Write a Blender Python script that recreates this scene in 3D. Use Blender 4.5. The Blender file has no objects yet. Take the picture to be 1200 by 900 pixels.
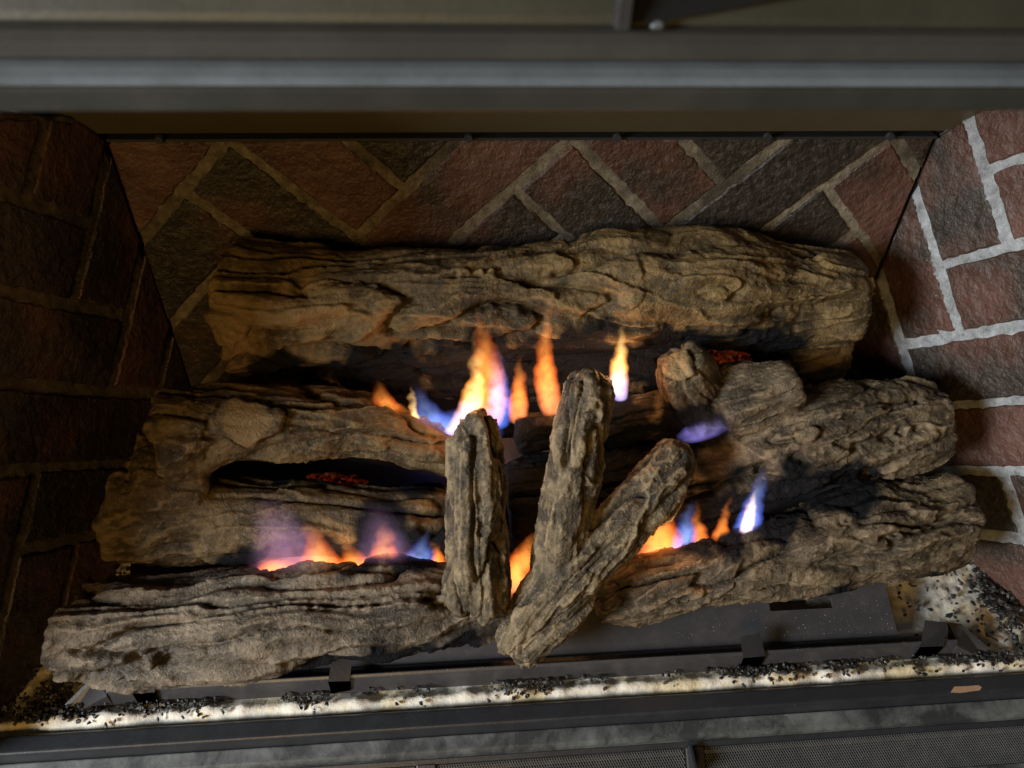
import bpy, bmesh, math, random
import numpy as np
from mathutils import Vector, Matrix

random.seed(7)
sc = bpy.context.scene
C = sc.collection
R = math.radians

# ------------------------------------------------------------------ camera
cam = bpy.data.cameras.new('camera')
cam.sensor_width = 36; cam.lens = 27; cam.clip_start = 0.02; cam.clip_end = 50
cam_o = bpy.data.objects.new('camera', cam); C.objects.link(cam_o)
cam_o.matrix_world = Matrix(((0.9965, 0.0291, -0.0781, 0.0),
                             (-0.0772, 0.6751, -0.7337, 0.0),
                             (0.0314, 0.7372, 0.6750, 0.583),
                             (0, 0, 0, 1)))
cam.dof.use_dof = True; cam.dof.focus_distance = 0.60; cam.dof.aperture_fstop = 6.0
sc.camera = cam_o

# ------------------------------------------------------------------ light
world = bpy.data.worlds.new('World'); sc.world = world; world.use_nodes = True
wb = world.node_tree.nodes['Background']
wb.inputs['Color'].default_value = (1.0, 0.80, 0.50, 1); wb.inputs['Strength'].default_value = 0.030

def area(name, loc, target, sx, sy, energy, col):
    l = bpy.data.lights.new(name, 'AREA'); l.shape = 'RECTANGLE'; l.size = sx; l.size_y = sy
    l.energy = energy; l.color = col
    o = bpy.data.objects.new(name, l); C.objects.link(o); o.location = loc
    o.rotation_euler = (Vector(target) - Vector(loc)).to_track_quat('-Z', 'Y').to_euler()
    return o
area('window_light', (-1.80, -0.74, 0.88), (0.15, 0.42, 0.15), 0.65, 0.60, 94, (0.91, 0.96, 1.0))
area('room_lamp', (-0.40, -0.95, 0.80), (0.0, 0.45, 0.15), 0.4, 0.4, 8.0, (1.0, 0.60, 0.19))

vs = sc.view_settings
vs.view_transform = 'Standard'; vs.look = 'None'; vs.exposure = 0.0; vs.gamma = 1.0; vs.use_curve_mapping = False
sc.cycles.max_bounces = 6; sc.cycles.diffuse_bounces = 3; sc.cycles.volume_bounces = 0
sc.cycles.use_denoising = True
sc.cycles.volume_step_rate = 1.0

# ------------------------------------------------------------------ node helpers
class NT:
    def __init__(self, name):
        self.m = bpy.data.materials.new(name); self.m.use_nodes = True
        self.t = self.m.node_tree; self.t.nodes.clear()
        self.out = self.t.nodes.new('ShaderNodeOutputMaterial')
    def n(self, typ, **kw):
        nd = self.t.nodes.new(typ)
        for k, v in kw.items():
            if k in nd.inputs.keys(): self.set(nd.inputs[k], v)
            else: setattr(nd, k, v)
        return nd
    def set(self, sock, v):
        if isinstance(v, bpy.types.NodeSocket): self.t.links.new(v, sock)
        else: sock.default_value = v
    def coord(self, which='Object'):
        return self.n('ShaderNodeTexCoord').outputs[which]
    def noise(self, vec, scale, detail=4, rough=0.55, dist=0.0):
        nd = self.n('ShaderNodeTexNoise'); self.set(nd.inputs['Vector'], vec)
        nd.inputs['Scale'].default_value = scale; nd.inputs['Detail'].default_value = detail
        nd.inputs['Roughness'].default_value = rough; nd.inputs['Distortion'].default_value = dist
        return nd.outputs['Fac']
    def ramp(self, fac, stops, interp='LINEAR'):
        nd = self.n('ShaderNodeValToRGB'); self.set(nd.inputs['Fac'], fac)
        cr = nd.color_ramp; cr.interpolation = interp
        while len(cr.elements) < len(stops): cr.elements.new(0.5)
        for e, (p, c) in zip(cr.elements, stops):
            e.position = p; e.color = c if len(c) == 4 else (*c, 1)
        return nd.outputs['Color']
    def fr(self, fac, a, b):
        nd = self.n('ShaderNodeMapRange'); self.set(nd.inputs['Value'], fac)
        nd.inputs['From Min'].default_value = a; nd.inputs['From Max'].default_value = b
        return nd.outputs['Result']
    def math(self, op, a, b=None):
        nd = self.n('ShaderNodeMath', operation=op); self.set(nd.inputs[0], a)
        if b is not None: self.set(nd.inputs[1], b)
        return nd.outputs[0]
    def mix(self, fac, a, b, blend='MIX'):
        nd = self.n('ShaderNodeMix', data_type='RGBA', blend_type=blend)
        self.set(nd.inputs[0], fac)
        for s, v in ((nd.inputs[6], a), (nd.inputs[7], b)):
            self.set(s, v if isinstance(v, bpy.types.NodeSocket) else ((*v, 1) if len(v) == 3 else v))
        return nd.outputs[2]
    def bump(self, h, strength, dist, normal=None):
        nd = self.n('ShaderNodeBump'); self.set(nd.inputs['Height'], h)
        nd.inputs['Strength'].default_value = strength; nd.inputs['Distance'].default_value = dist
        if normal is not None: self.set(nd.inputs['Normal'], normal)
        return nd.outputs['Normal']
    def surf(self, color, rough, metal=0.0, normal=None, spec=0.5):
        b = self.n('ShaderNodeBsdfPrincipled')
        self.set(b.inputs['Base Color'], color if isinstance(color, bpy.types.NodeSocket) else (*color, 1))
        self.set(b.inputs['Roughness'], rough); self.set(b.inputs['Metallic'], metal)
        b.inputs['Specular IOR Level'].default_value = spec
        if normal is not None: self.set(b.inputs['Normal'], normal)
        self.t.links.new(b.outputs[0], self.out.inputs['Surface'])
        return self.m
    def attr(self, name):
        return self.n('ShaderNodeAttribute', attribute_name=name).outputs['Fac']

def mat_log(name, dark, mid, light, grit=1.0):
    t = NT(name); p = t.coord()
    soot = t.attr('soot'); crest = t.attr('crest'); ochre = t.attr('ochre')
    base = t.ramp(t.noise(p, 34, 5, 0.6, 0.4), [(0.30, dark), (0.5, mid), (0.72, light)])
    # dry-brushed paint of the ceramic bark
    base = t.mix(t.math('MULTIPLY', t.fr(crest, 0.25, 0.75), 0.80), base, light)
    base = t.mix(t.math('MULTIPLY', t.fr(t.noise(p, 120, 3, 0.7), 0.5, 0.75), 0.35), base, dark)
    base = t.mix(t.math('MULTIPLY', ochre, 0.6), base, (0.24, 0.16, 0.065))
    # pale mineral specks
    v = t.n('ShaderNodeTexVoronoi', feature='F1'); t.set(v.inputs['Vector'], p); v.inputs['Scale'].default_value = 260
    speck = t.math('MULTIPLY', t.math('LESS_THAN', v.outputs['Distance'], 0.16), t.math('GREATER_THAN', t.noise(p, 25, 3), 0.56))
    base = t.mix(t.math('MULTIPLY', speck, 0.22 * grit), base, (0.42, 0.39, 0.33))
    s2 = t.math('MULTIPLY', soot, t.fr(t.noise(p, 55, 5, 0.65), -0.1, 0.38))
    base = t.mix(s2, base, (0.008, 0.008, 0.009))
    n1 = t.bump(t.noise(p, 190, 5, 0.7, 0.6), 0.95, 0.0026)
    n2 = t.bump(t.noise(p, 620, 3, 0.6), 0.75 * grit, 0.0010, n1)
    rough = t.mix(t.noise(p, 210, 2), (0.32,) * 3, (0.80,) * 3)
    rs = t.n('ShaderNodeSeparateColor'); t.set(rs.inputs[0], rough)
    mt = t.surf(base, rs.outputs[0], 0, n2, 0.45)
    pb = [q for q in t.t.nodes if q.type == 'BSDF_PRINCIPLED'][0]      # soot is matt
    t.set(pb.inputs['Specular IOR Level'], t.math('SUBTRACT', 0.42, t.math('MULTIPLY', s2, 0.38)))
    return mt

def mat_brick():
    t = NT('brick_face'); p = t.n('ShaderNodeNewGeometry').outputs['Position']
    rnd = t.n('ShaderNodeObjectInfo').outputs['Random']
    off = t.n('ShaderNodeVectorMath', operation='ADD'); t.set(off.inputs[0], p)
    t.set(off.inputs[1], t.n('ShaderNodeCombineXYZ', X=t.math('MULTIPLY', rnd, 0.15), Y=0.0, Z=0.0).outputs[0])
    big = t.noise(off.outputs[0], 16, 2, 0.45)
    shade = t.math('ADD', big, t.math('MULTIPLY', t.math('SUBTRACT', rnd, 0.5), 0.34))
    col = t.ramp(shade, [(0.30, (0.015, 0.012, 0.008)), (0.45, (0.023, 0.016, 0.010)), (0.57, (0.053, 0.023, 0.014)), (0.76, (0.090, 0.041, 0.029))])
    col = t.mix(t.math('MULTIPLY', t.fr(t.noise(p, 170, 4, 0.7), 0.48, 0.72), 0.35), col, (0.12, 0.09, 0.075))
    col = t.mix(t.math('MULTIPLY', t.fr(t.noise(p, 60, 4, 0.7), 0.55, 0.7), 0.4), col, (0.03, 0.026, 0.022))
    n1 = t.bump(t.noise(p, 95, 5, 0.6), 0.9, 0.0045)
    n2 = t.bump(t.noise(p, 330, 3, 0.6), 0.6, 0.0013, n1)
    return t.surf(col, 0.50, 0, n2, 0.45)

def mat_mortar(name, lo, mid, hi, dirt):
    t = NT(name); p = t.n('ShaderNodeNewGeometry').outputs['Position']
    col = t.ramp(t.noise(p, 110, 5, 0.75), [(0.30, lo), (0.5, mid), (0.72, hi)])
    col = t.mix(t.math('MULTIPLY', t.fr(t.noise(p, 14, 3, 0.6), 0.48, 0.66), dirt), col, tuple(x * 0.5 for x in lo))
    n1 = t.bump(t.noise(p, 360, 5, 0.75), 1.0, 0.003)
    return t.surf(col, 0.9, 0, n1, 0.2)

def mat_metal(name, col, rough=0.4, dust=0.25, dustcol=(0.25, 0.25, 0.24), scale=30, spec=0.5, metal=0.0):
    t = NT(name); p = t.n('ShaderNodeNewGeometry').outputs['Position']
    d = t.math('MULTIPLY', t.fr(t.noise(p, scale, 6, 0.7, 0.3), 0.42, 0.75), dust)
    c = t.mix(d, col, dustcol)
    g = t.math('GREATER_THAN', t.noise(p, 700, 2, 0.5), 0.735)
    c = t.mix(t.math('MULTIPLY', g, 0.0 if 'hood' in name else 0.4 * min(1, dust * 3)), c, (0.45, 0.44, 0.42))
    rg = t.math('ADD', t.math('MULTIPLY', t.noise(p, 45, 4, 0.7), 0.3), rough - 0.12)
    n = t.bump(t.noise(p, 380, 3, 0.6), 0.25, 0.0006)
    return t.surf(c, rg, metal, n, spec)

def mat_wool():
    t = NT('ceramic_wool'); p = t.n('ShaderNodeNewGeometry').outputs['Position']
    c = t.ramp(t.noise(p, 24, 5, 0.65), [(0.25, (0.44, 0.35, 0.19)), (0.42, (0.54, 0.46, 0.31)), (0.55, (0.64, 0.61, 0.54))])
    n = t.bump(t.noise(p, 260, 5, 0.7), 0.6, 0.002)
    return t.surf(c, 0.95, 0, n, 0.1)

def mat_granule():
    t = NT('black_granule'); p = t.n('ShaderNodeNewGeometry').outputs['Position']
    c = t.ramp(t.noise(p, 260, 2), [(0.4, (0.008, 0.008, 0.008)), (0.7, (0.035, 0.032, 0.03))])
    return t.surf(c, 0.42, 0, t.bump(t.noise(p, 900, 3), 0.6, 0.001), 0.5)

def mat_plain(name, col, rough=0.6, spec=0.4):
    t = NT(name); p = t.n('ShaderNodeNewGeometry').outputs['Position']
    c = t.mix(t.noise(p, 90, 4, 0.7), tuple(x * 0.75 for x in col), tuple(min(1, x * 1.25) for x in col))
    return t.surf(c, rough, 0, t.bump(t.noise(p, 300, 3), 0.3, 0.0008), spec)

KIND = {   # core colour, rim colour, foot colour, strength per metre
    'blue':   ((0.34, 0.50, 1.0), (0.14, 0.20, 0.95), (0.10, 0.22, 1.0), 150),
    'violet': ((0.50, 0.26, 0.42), (0.34, 0.22, 0.50), (0.8, 0.22, 0.16), 36),
    'orange': ((1.0, 0.36, 0.06), (1.0, 0.15, 0.02), (1.0, 0.26, 0.09), 250),
    'lilac':  ((0.52, 0.44, 0.95), (0.30, 0.22, 0.85), (0.36, 0.28, 0.95), 105),
    'red':    ((0.8, 0.10, 0.03), (0.6, 0.05, 0.015), (0.7, 0.08, 0.03), 34),
    'yellow': ((1.0, 0.78, 0.26), (1.0, 0.34, 0.05), (0.50, 0.40, 0.80), 360),
}
def mat_flame(kind, S, name):
    """glowing gas: soft emission round the flame's own curved spine (object coordinates), wisps from noise"""
    core, rim, foot, strength = KIND[kind]
    z0, z1 = S[0, 2], S[-1, 2]; f = (S[:, 2] - z0) / (z1 - z0)
    cx_ = np.polyfit(f, S[:, 0], 3); cy_ = np.polyfit(f, S[:, 1], 1)
    t = NT(name); sep = t.n('ShaderNodeSeparateXYZ'); oc = t.coord('Object'); t.set(sep.inputs[0], oc)
    x, y, z = sep.outputs
    zeta = t.fr(z, z0, z1)
    def poly(c):
        r = float(c[0])
        for k in c[1:]: r = t.math('ADD', t.math('MULTIPLY', zeta, r), float(k))
        return r
    wig = t.math('MULTIPLY', t.math('SUBTRACT', t.noise(oc, 75, 2, 0.5), 0.5), t.math('MULTIPLY', zeta, 0.016))
    rp = t.n('ShaderNodeFloatCurve'); t.set(rp.inputs['Value'], zeta)
    wmax = float(S[:, 3].max()); cv = rp.mapping.curves[0]
    pts = [(0.0, 0.55)] + [(float(q), float(np.interp(q, f, S[:, 3]) / wmax)) for q in (0.18, 0.4, 0.62, 0.82)] + [(1.0, 0.06)]
    cv.points[0].location = pts[0]; cv.points[1].location = pts[-1]
    for q in pts[1:-1]: cv.points.new(*q)
    rp.mapping.update()
    w = t.math('MULTIPLY', rp.outputs[0], wmax)
    dx = t.math('DIVIDE', t.math('ADD', t.math('SUBTRACT', x, poly(cx_)), wig), w)
    dy = t.math('DIVIDE', t.math('SUBTRACT', y, poly(cy_)), t.math('MULTIPLY', w, 0.6))
    r2 = t.math('ADD', t.math('MULTIPLY', dx, dx), t.math('MULTIPLY', dy, dy))
    soft = t.math('SUBTRACT', 1.0, r2); soft = t.math('MAXIMUM', soft, 0.0); soft = t.math('POWER', soft, 0.7 if kind != 'violet' else 1.4)
    fade = t.n('ShaderNodeMapRange', interpolation_type='SMOOTHSTEP'); t.set(fade.inputs[0], zeta)
    for nm, v_ in (('From Min', 1.0), ('From Max', 0.30 if kind != 'violet' else 0.0)): fade.inputs[nm].default_value = v_
    fd = t.math('ADD', t.math('MULTIPLY', fade.outputs[0], 0.93), 0.07) if kind != 'violet' else fade.outputs[0]
    wisp = t.fr(t.noise(oc, 100, 3, 0.6), 0.25, 0.55)
    col = t.mix(t.fr(r2, 0.05, 0.7), core, rim)
    col = t.mix(t.fr(t.math('ADD', zeta, t.math('MULTIPLY', t.math('SUBTRACT', t.noise(oc, 90, 2), 0.5), 0.3)), 0.42, 0.05), col, foot)
    e = t.n('ShaderNodeEmission'); t.set(e.inputs['Color'], col)
    t.set(e.inputs['Strength'], t.math('MULTIPLY', t.math('MULTIPLY', t.math('MULTIPLY', soft, fd), wisp), strength * 0.008 / max(0.006, wmax) if kind != 'violet' else strength))
    t.t.links.new(e.outputs[0], t.out.inputs['Volume'])
    return t.m

M = {}
M['log_rear'] = mat_log('log_rear', (0.022, 0.014, 0.004), (0.062, 0.040, 0.013), (0.180, 0.117, 0.042))
M['log_left'] = mat_log('log_left', (0.018, 0.012, 0.004), (0.050, 0.033, 0.012), (0.162, 0.108, 0.043))
M['log_right'] = mat_log('log_right', (0.020, 0.014, 0.007), (0.056, 0.040, 0.021), (0.185, 0.135, 0.077))
M['log_grey'] = mat_log('log_grey', (0.025, 0.019, 0.012), (0.070, 0.053, 0.034), (0.205, 0.160, 0.107), 1.3)
M['twig'] = mat_log('twig_bark', (0.014, 0.010, 0.005), (0.046, 0.033, 0.017), (0.24, 0.18, 0.10), 1.3)
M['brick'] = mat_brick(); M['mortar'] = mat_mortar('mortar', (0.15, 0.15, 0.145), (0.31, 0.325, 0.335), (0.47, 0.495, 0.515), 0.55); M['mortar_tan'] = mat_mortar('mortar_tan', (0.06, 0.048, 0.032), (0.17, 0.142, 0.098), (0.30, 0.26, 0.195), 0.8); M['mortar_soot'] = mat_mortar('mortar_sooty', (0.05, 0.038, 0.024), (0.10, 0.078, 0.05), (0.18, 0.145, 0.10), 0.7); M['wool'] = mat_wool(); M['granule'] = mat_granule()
M['hood'] = mat_metal('hood_paint', (0.026, 0.027, 0.024), 0.42, 0.5, (0.055, 0.056, 0.05), 14)
M['hood_dark'] = mat_metal('hood_cove_paint', (0.035, 0.034, 0.031), 0.45, 0.3, (0.08, 0.075, 0.065), 20)
M['hood_face'] = mat_metal('hood_face_paint', (0.024, 0.025, 0.017), 0.45, 0.4, (0.05, 0.05, 0.037), 12)
M['hood_edge'] = mat_metal('hood_lit_edge', (0.125, 0.148, 0.168), 0.32, 0.75, (0.055, 0.06, 0.063), 16)  # window highlight put into the paint of the rounded edge
M['top_plate'] = mat_metal('top_plate_steel', (0.075, 0.064, 0.036), 0.45, 0.3, (0.12, 0.10, 0.06), 14)
M['black'] = mat_metal('black_steel', (0.018, 0.019, 0.021), 0.42, 0.10, (0.10, 0.10, 0.10), 60)
M['pan'] = mat_metal('pan_steel', (0.034, 0.034, 0.037), 0.34, 0.25, (0.11, 0.10, 0.095), 40)
M['rail'] = mat_metal('rail_steel', (0.016, 0.018, 0.022), 0.38, 0.10, (0.09, 0.10, 0.11), 50)
M['ledge'] = mat_metal('dusty_ledge', (0.022, 0.025, 0.027), 0.48, 1.0, (0.14, 0.152, 0.152), 26)
M['wire'] = mat_metal('grille_wire', (0.06, 0.063, 0.066), 0.35, 0.3, (0.15, 0.15, 0.15), 90)
M['dark'] = mat_plain('dark_void', (0.008, 0.008, 0.008), 0.9, 0.1)
M['tan'] = mat_plain('tan_scuff', (0.36, 0.22, 0.13), 0.7)
M['pale'] = mat_plain('pale_residue', (0.36, 0.35, 0.33), 0.8)

# ------------------------------------------------------------------ object helpers
def obj(name, me, mat=None, parent=None, smooth=False):
    if isinstance(me, bmesh.types.BMesh):
        b = me; me = bpy.data.meshes.new(name); b.to_mesh(me); b.free()
    o = bpy.data.objects.new(name, me); C.objects.link(o)
    if mat is not None and not me.materials: me.materials.append(M[mat] if isinstance(mat, str) else mat)
    if parent is not None: o.parent = parent
    if smooth: me.polygons.foreach_set('use_smooth', np.ones(len(me.polygons), bool))
    return o
def tag(o, label=None, cat=None, group=None, kind=None):
    if label: o['label'] = label
    if cat: o['category'] = cat
    if group: o['group'] = group
    if kind: o['kind'] = kind
    return o
def thing(name, label, cat, group=None, loc=(0, 0, 0)):
    o = bpy.data.objects.new(name, None); C.objects.link(o); o.location = loc; o.empty_display_size = 0.02
    return tag(o, label, cat, group)
def from_pd(name, V, F):
    me = bpy.data.meshes.new(name); me.from_pydata([tuple(v) for v in V], [], F); me.update(); return me
def extrude_profile(prof, x0, x1, n=1, bev=0.0):
    """closed (y,z) outline extruded along x"""
    b = bmesh.new(); rings = []
    for i in range(n + 1):
        x = x0 + (x1 - x0) * i / n
        rings.append([b.verts.new((x, y, z)) for y, z in prof])
    k = len(prof)
    for r0, r1 in zip(rings, rings[1:]):
        for j in range(k): b.faces.new((r0[j], r0[(j + 1) % k], r1[(j + 1) % k], r1[j]))
    b.faces.new(rings[0]); b.faces.new(list(reversed(rings[-1])))
    bmesh.ops.recalc_face_normals(b, faces=b.faces)
    if bev: bmesh.ops.bevel(b, geom=[e for e in b.edges if e.calc_face_angle(0) > 0.5], offset=bev, segments=2, affect='EDGES', profile=0.6)
    return b
def box(b, lo, hi):
    vs_ = [b.verts.new((x, y, z)) for x in (lo[0], hi[0]) for y in (lo[1], hi[1]) for z in (lo[2], hi[2])]
    for f in ((0, 1, 3, 2), (4, 6, 7, 5), (0, 4, 5, 1), (2, 3, 7, 6), (0, 2, 6, 4), (1, 5, 7, 3)):
        b.faces.new([vs_[i] for i in f])
    return vs_
def bbox(lo, hi, bev=0.0):
    b = bmesh.new(); box(b, lo, hi); bmesh.ops.recalc_face_normals(b, faces=b.faces)
    if bev: bmesh.ops.bevel(b, geom=b.edges[:], offset=bev, segments=2, affect='EDGES', profile=0.6)
    return b

# ------------------------------------------------------------------ noise
_rs = np.random.RandomState(3)
_perm = np.concatenate([_rs.permutation(256)] * 3)
_g = _rs.normal(size=(256, 3)); _g /= np.linalg.norm(_g, axis=1)[:, None]
_jit = _rs.uniform(0.05, 0.95, (256, 3))
def perlin(P, seed=0):
    P = np.asarray(P, float) + seed * 17.31 + 400.0
    I = np.floor(P).astype(int); F = P - I; I &= 255
    U = F * F * F * (F * (F * 6 - 15) + 10)
    out = 0
    for dx in (0, 1):
        wx = U[:, 0] if dx else 1 - U[:, 0]
        a = _perm[I[:, 0] + dx]
        for dy in (0, 1):
            wy = U[:, 1] if dy else 1 - U[:, 1]
            bq = _perm[a + I[:, 1] + dy]
            for dz in (0, 1):
                wz = U[:, 2] if dz else 1 - U[:, 2]
                g = _g[_perm[bq + I[:, 2] + dz] & 255]
                out = out + wx * wy * wz * (g[:, 0] * (F[:, 0] - dx) + g[:, 1] * (F[:, 1] - dy) + g[:, 2] * (F[:, 2] - dz))
    return out * 1.5
def fbm(P, oct=3, seed=0, gain=0.5):
    s = 0; a = 1.0
    for o in range(oct):
        s = s + a * perlin(P * (2.03 ** o), seed + o * 3.7); a *= gain
    return s
def worley(P, seed=0):
    """distance to the nearest and second feature point, with the offset to the nearest and its cell hash"""
    P = np.asarray(P, float) + seed * 7.77 + 300.0
    I = np.floor(P).astype(int); F = P - I; N = len(P)
    d1 = np.full(N, 9.0); d2 = np.full(N, 9.0); off = np.zeros((N, 3)); hid = np.zeros(N, int)
    for dx in (-1, 0, 1):
        for dy in (-1, 0, 1):
            for dz in (-1, 0, 1):
                h = _perm[_perm[_perm[(I[:, 0] + dx) & 255] + ((I[:, 1] + dy) & 255)] + ((I[:, 2] + dz) & 255)]
                c = np.stack([_jit[h, 0] + dx, _jit[h, 1] + dy, _jit[h, 2] + dz], 1) - F
                d = np.sqrt((c * c).sum(1)); m = d < d1
                d2 = np.where(m, d1, np.minimum(d2, d)); d1 = np.where(m, d, d1)
                off[m] = c[m]; hid = np.where(m, h, hid)
    return d1, d2, off, hid
def sstep(x, a, b):
    t = np.clip((x - a) / (b - a), 0, 1); return t * t * (3 - 2 * t)

# ------------------------------------------------------------------ firebox walls: herringbone brick
PIT = 0.0853                 # grid pitch across the diagonal
def clip_poly(poly, clip):
    out = poly
    for i in range(len(clip)):
        ax, ay = clip[i]; bx_, by_ = clip[(i + 1) % len(clip)]
        inp, out = out, []
        if not inp: return []
        def side(p): return (bx_ - ax) * (p[1] - ay) - (by_ - ay) * (p[0] - ax)
        for j in range(len(inp)):
            p, q = inp[j], inp[(j + 1) % len(inp)]
            sp, sq = side(p), side(q)
            if sp >= 0: out.append(p)
            if (sp >= 0) != (sq >= 0):
                t = sp / (sp - sq); out.append((p[0] + (q[0] - p[0]) * t, p[1] + (q[1] - p[1]) * t))
    return out
def brick_wall(name, A, tvec, nvec, poly, c0, s0, hoff, top, umax, label, rng, mort):
    A = Vector(A); tv = Vector(tvec).normalized(); nv = Vector(nvec).normalized(); up = Vector((0, 0, 1))
    def W(u, z, d): return A + tv * u + up * z + nv * d
    # mortar panel, a real slab with a gritty front
    umin = poly[0][0] + 0.0012; nu, nz = int((umax - umin) / 0.0035), 100
    us = np.linspace(umin, umax, nu); V = []; F = []
    tops = np.array([top(u) for u in us])
    uu, vv = np.meshgrid(us, np.linspace(0, 1, nz), indexing='ij')
    zz = vv * tops[:, None] - 0.01 * (1 - vv)
    d = perlin(np.stack([uu.ravel() * 160, zz.ravel() * 160, uu.ravel() * 0 + rng], 1)).reshape(uu.shape) * 0.0013 \
      + perlin(np.stack([uu.ravel() * 420, zz.ravel() * 420, uu.ravel() * 0 + rng], 1)).reshape(uu.shape) * 0.0013 - 0.0001
    for i in range(nu):
        for j in range(nz): V.append(W(us[i], zz[i, j], d[i, j]))
    nb = len(V)
    for i in range(nu):
        for j in range(nz): V.append(W(us[i], zz[i, j], -0.03)) if j in (0, nz - 1) else None
    for i in range(nu - 1):
        for j in range(nz - 1):
            F.append((i * nz + j, (i + 1) * nz + j, (i + 1) * nz + j + 1, i * nz + j + 1))
    for i in range(nu - 1):
        F.append((i * nz + nz - 1, (i + 1) * nz + nz - 1, nb + (i + 1) * 2 + 1, nb + i * 2 + 1))
        F.append((nb + i * 2, nb + i * 2 + 1, nb + (i + 1) * 2 + 1, nb + (i + 1) * 2))
    for i in (0, nu - 1):
        F.append(tuple(i * nz + j for j in range(nz)) + (nb + i * 2 + 1, nb + i * 2))
    wall = obj(name, from_pd(name, V, F), mort, smooth=True)
    tag(wall, label, 'brick wall', kind='structure')
    # bricks
    r = random.Random(rng); J = 0.0042 / PIT * 1.414 * 1.0
    for i in range(-14, 14):
        for j in range(-14, 14):
            k = (i + j) % 6
            if k == hoff: a0, a1, b0, b1 = i, i + 3, j, j + 1
            elif k == (hoff + 3) % 6: a0, a1, b0, b1 = i, i + 1, j, j + 3
            else: continue
            jj = [J * r.uniform(0.75, 1.25) for _ in range(4)]
            cor = [(a0 + jj[0], b0 + jj[1]), (a1 - jj[2], b0 + jj[1]), (a1 - jj[2], b1 - jj[3]), (a0 + jj[0], b1 - jj[3])]
            pts = []
            for a, b_ in cor:
                c = c0 + PIT * a; s = s0 + PIT * b_
                pts.append(((s + c) / 2, (s - c) / 2))
            pts = clip_poly(pts, poly)
            if len(pts) < 3: continue
            ar = 0.5 * sum(pts[q][0] * pts[(q + 1) % len(pts)][1] - pts[(q + 1) % len(pts)][0] * pts[q][1] for q in range(len(pts)))
            if ar < 0: pts.reverse()
            if abs(ar) < 0.00012: continue
            # resample the outline, roughen it
            ring = []
            for q in range(len(pts)):
                p0, p1 = pts[q], pts[(q + 1) % len(pts)]
                L = math.dist(p0, p1); m = max(1, int(L / 0.0055))
                for h in range(m):
                    f = h / m; ring.append((p0[0] + (p1[0] - p0[0]) * f, p0[1] + (p1[1] - p0[1]) * f))
            cu = sum(p[0] for p in ring) / len(ring); cz = sum(p[1] for p in ring) / len(ring)
            org = W(cu, cz, 0); b = bmesh.new(); rr = []
            proud = 0.0013 + r.uniform(-0.0005, 0.0009)
            jit = [(r.gauss(0, 0.0005) * (0.15 if p[0] - poly[0][0] < 0.004 or umax - p[0] < 0.004 else 1), r.gauss(0, 0.0005)) for p in ring]
            for lev, (dep, ins) in enumerate(((-0.006, 0.0), (proud - 0.0012, 0.0003), (proud, 0.0022))):
                cur = []
                for (pu, pz), (ju, jz) in zip(ring, jit):
                    du, dz = pu - cu, pz - cz; ln = math.hypot(du, dz) + 1e-9
                    cur.append(b.verts.new(W(pu + ju - du / ln * ins, pz + jz - dz / ln * ins, dep) - org))
                rr.append(cur)
            n = len(ring)
            for lo, hi in zip(rr, rr[1:]):
                for q in range(n): b.faces.new((lo[q], lo[(q + 1) % n], hi[(q + 1) % n], hi[q]))
            cv = b.verts.new(W(cu, cz, proud + 0.0006) - org)
            for q in range(n): b.faces.new((rr[2][q], rr[2][(q + 1) % n], cv))
            bmesh.ops.recalc_face_normals(b, faces=b.faces)
            o = obj('brick', b, 'brick', wall); o.location = org
    return wall

YB = 0.554
bp = [(-0.2455, 0.0), (0.3875, 0.0), (0.3875, 0.3262), (-0.2455, 0.3262)]
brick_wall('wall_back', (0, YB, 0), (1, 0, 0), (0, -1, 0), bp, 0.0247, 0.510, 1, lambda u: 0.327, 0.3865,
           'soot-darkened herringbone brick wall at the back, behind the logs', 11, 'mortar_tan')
def top_r(u): return 0.327 + min(u, 0.022) * 1.33 + max(0, u - 0.022) * 0.62
pr = [(0.0, 0.0), (0.34, 0.0), (0.34, 0.5525), (0.022, 0.3555), (0.0, 0.3265)]
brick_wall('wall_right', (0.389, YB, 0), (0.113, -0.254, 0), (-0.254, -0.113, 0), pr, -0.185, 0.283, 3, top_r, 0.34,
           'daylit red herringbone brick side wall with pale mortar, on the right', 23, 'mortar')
def top_l(u): return 0.327 + 0.030 * (1 - (1 - min(u, 0.035) / 0.035) ** 2) + max(0, u - 0.035) * 0.55
pl = [(0.0, 0.0), (0.34, 0.0), (0.34, 0.5245), (0.035, 0.3565), (0.018, 0.3495), (0.008, 0.339), (0.0, 0.3265)]
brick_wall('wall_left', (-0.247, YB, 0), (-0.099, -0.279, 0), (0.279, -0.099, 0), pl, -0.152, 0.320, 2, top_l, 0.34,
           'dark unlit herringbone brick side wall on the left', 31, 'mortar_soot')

# added dark shell behind the corners, so no daylight leaks through the panel seams
def blocker(lo, hi):
    o = obj('leak_blocker', bbox(lo, hi), 'dark'); return tag(o, 'added dark shell behind the brick panels', 'blocker', kind='structure')
sh = blocker((-0.46, 0.5865, -0.01), (0.60, 0.600, 0.53))
o = obj('corner_blocker', bbox((-0.330, 0.5562, -0.01), (-0.2478, 0.5860, 0.53)), 'dark', sh)
o = obj('corner_blocker', bbox((0.3898, 0.5562, -0.01), (0.470, 0.5860, 0.53)), 'dark', sh)

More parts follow.
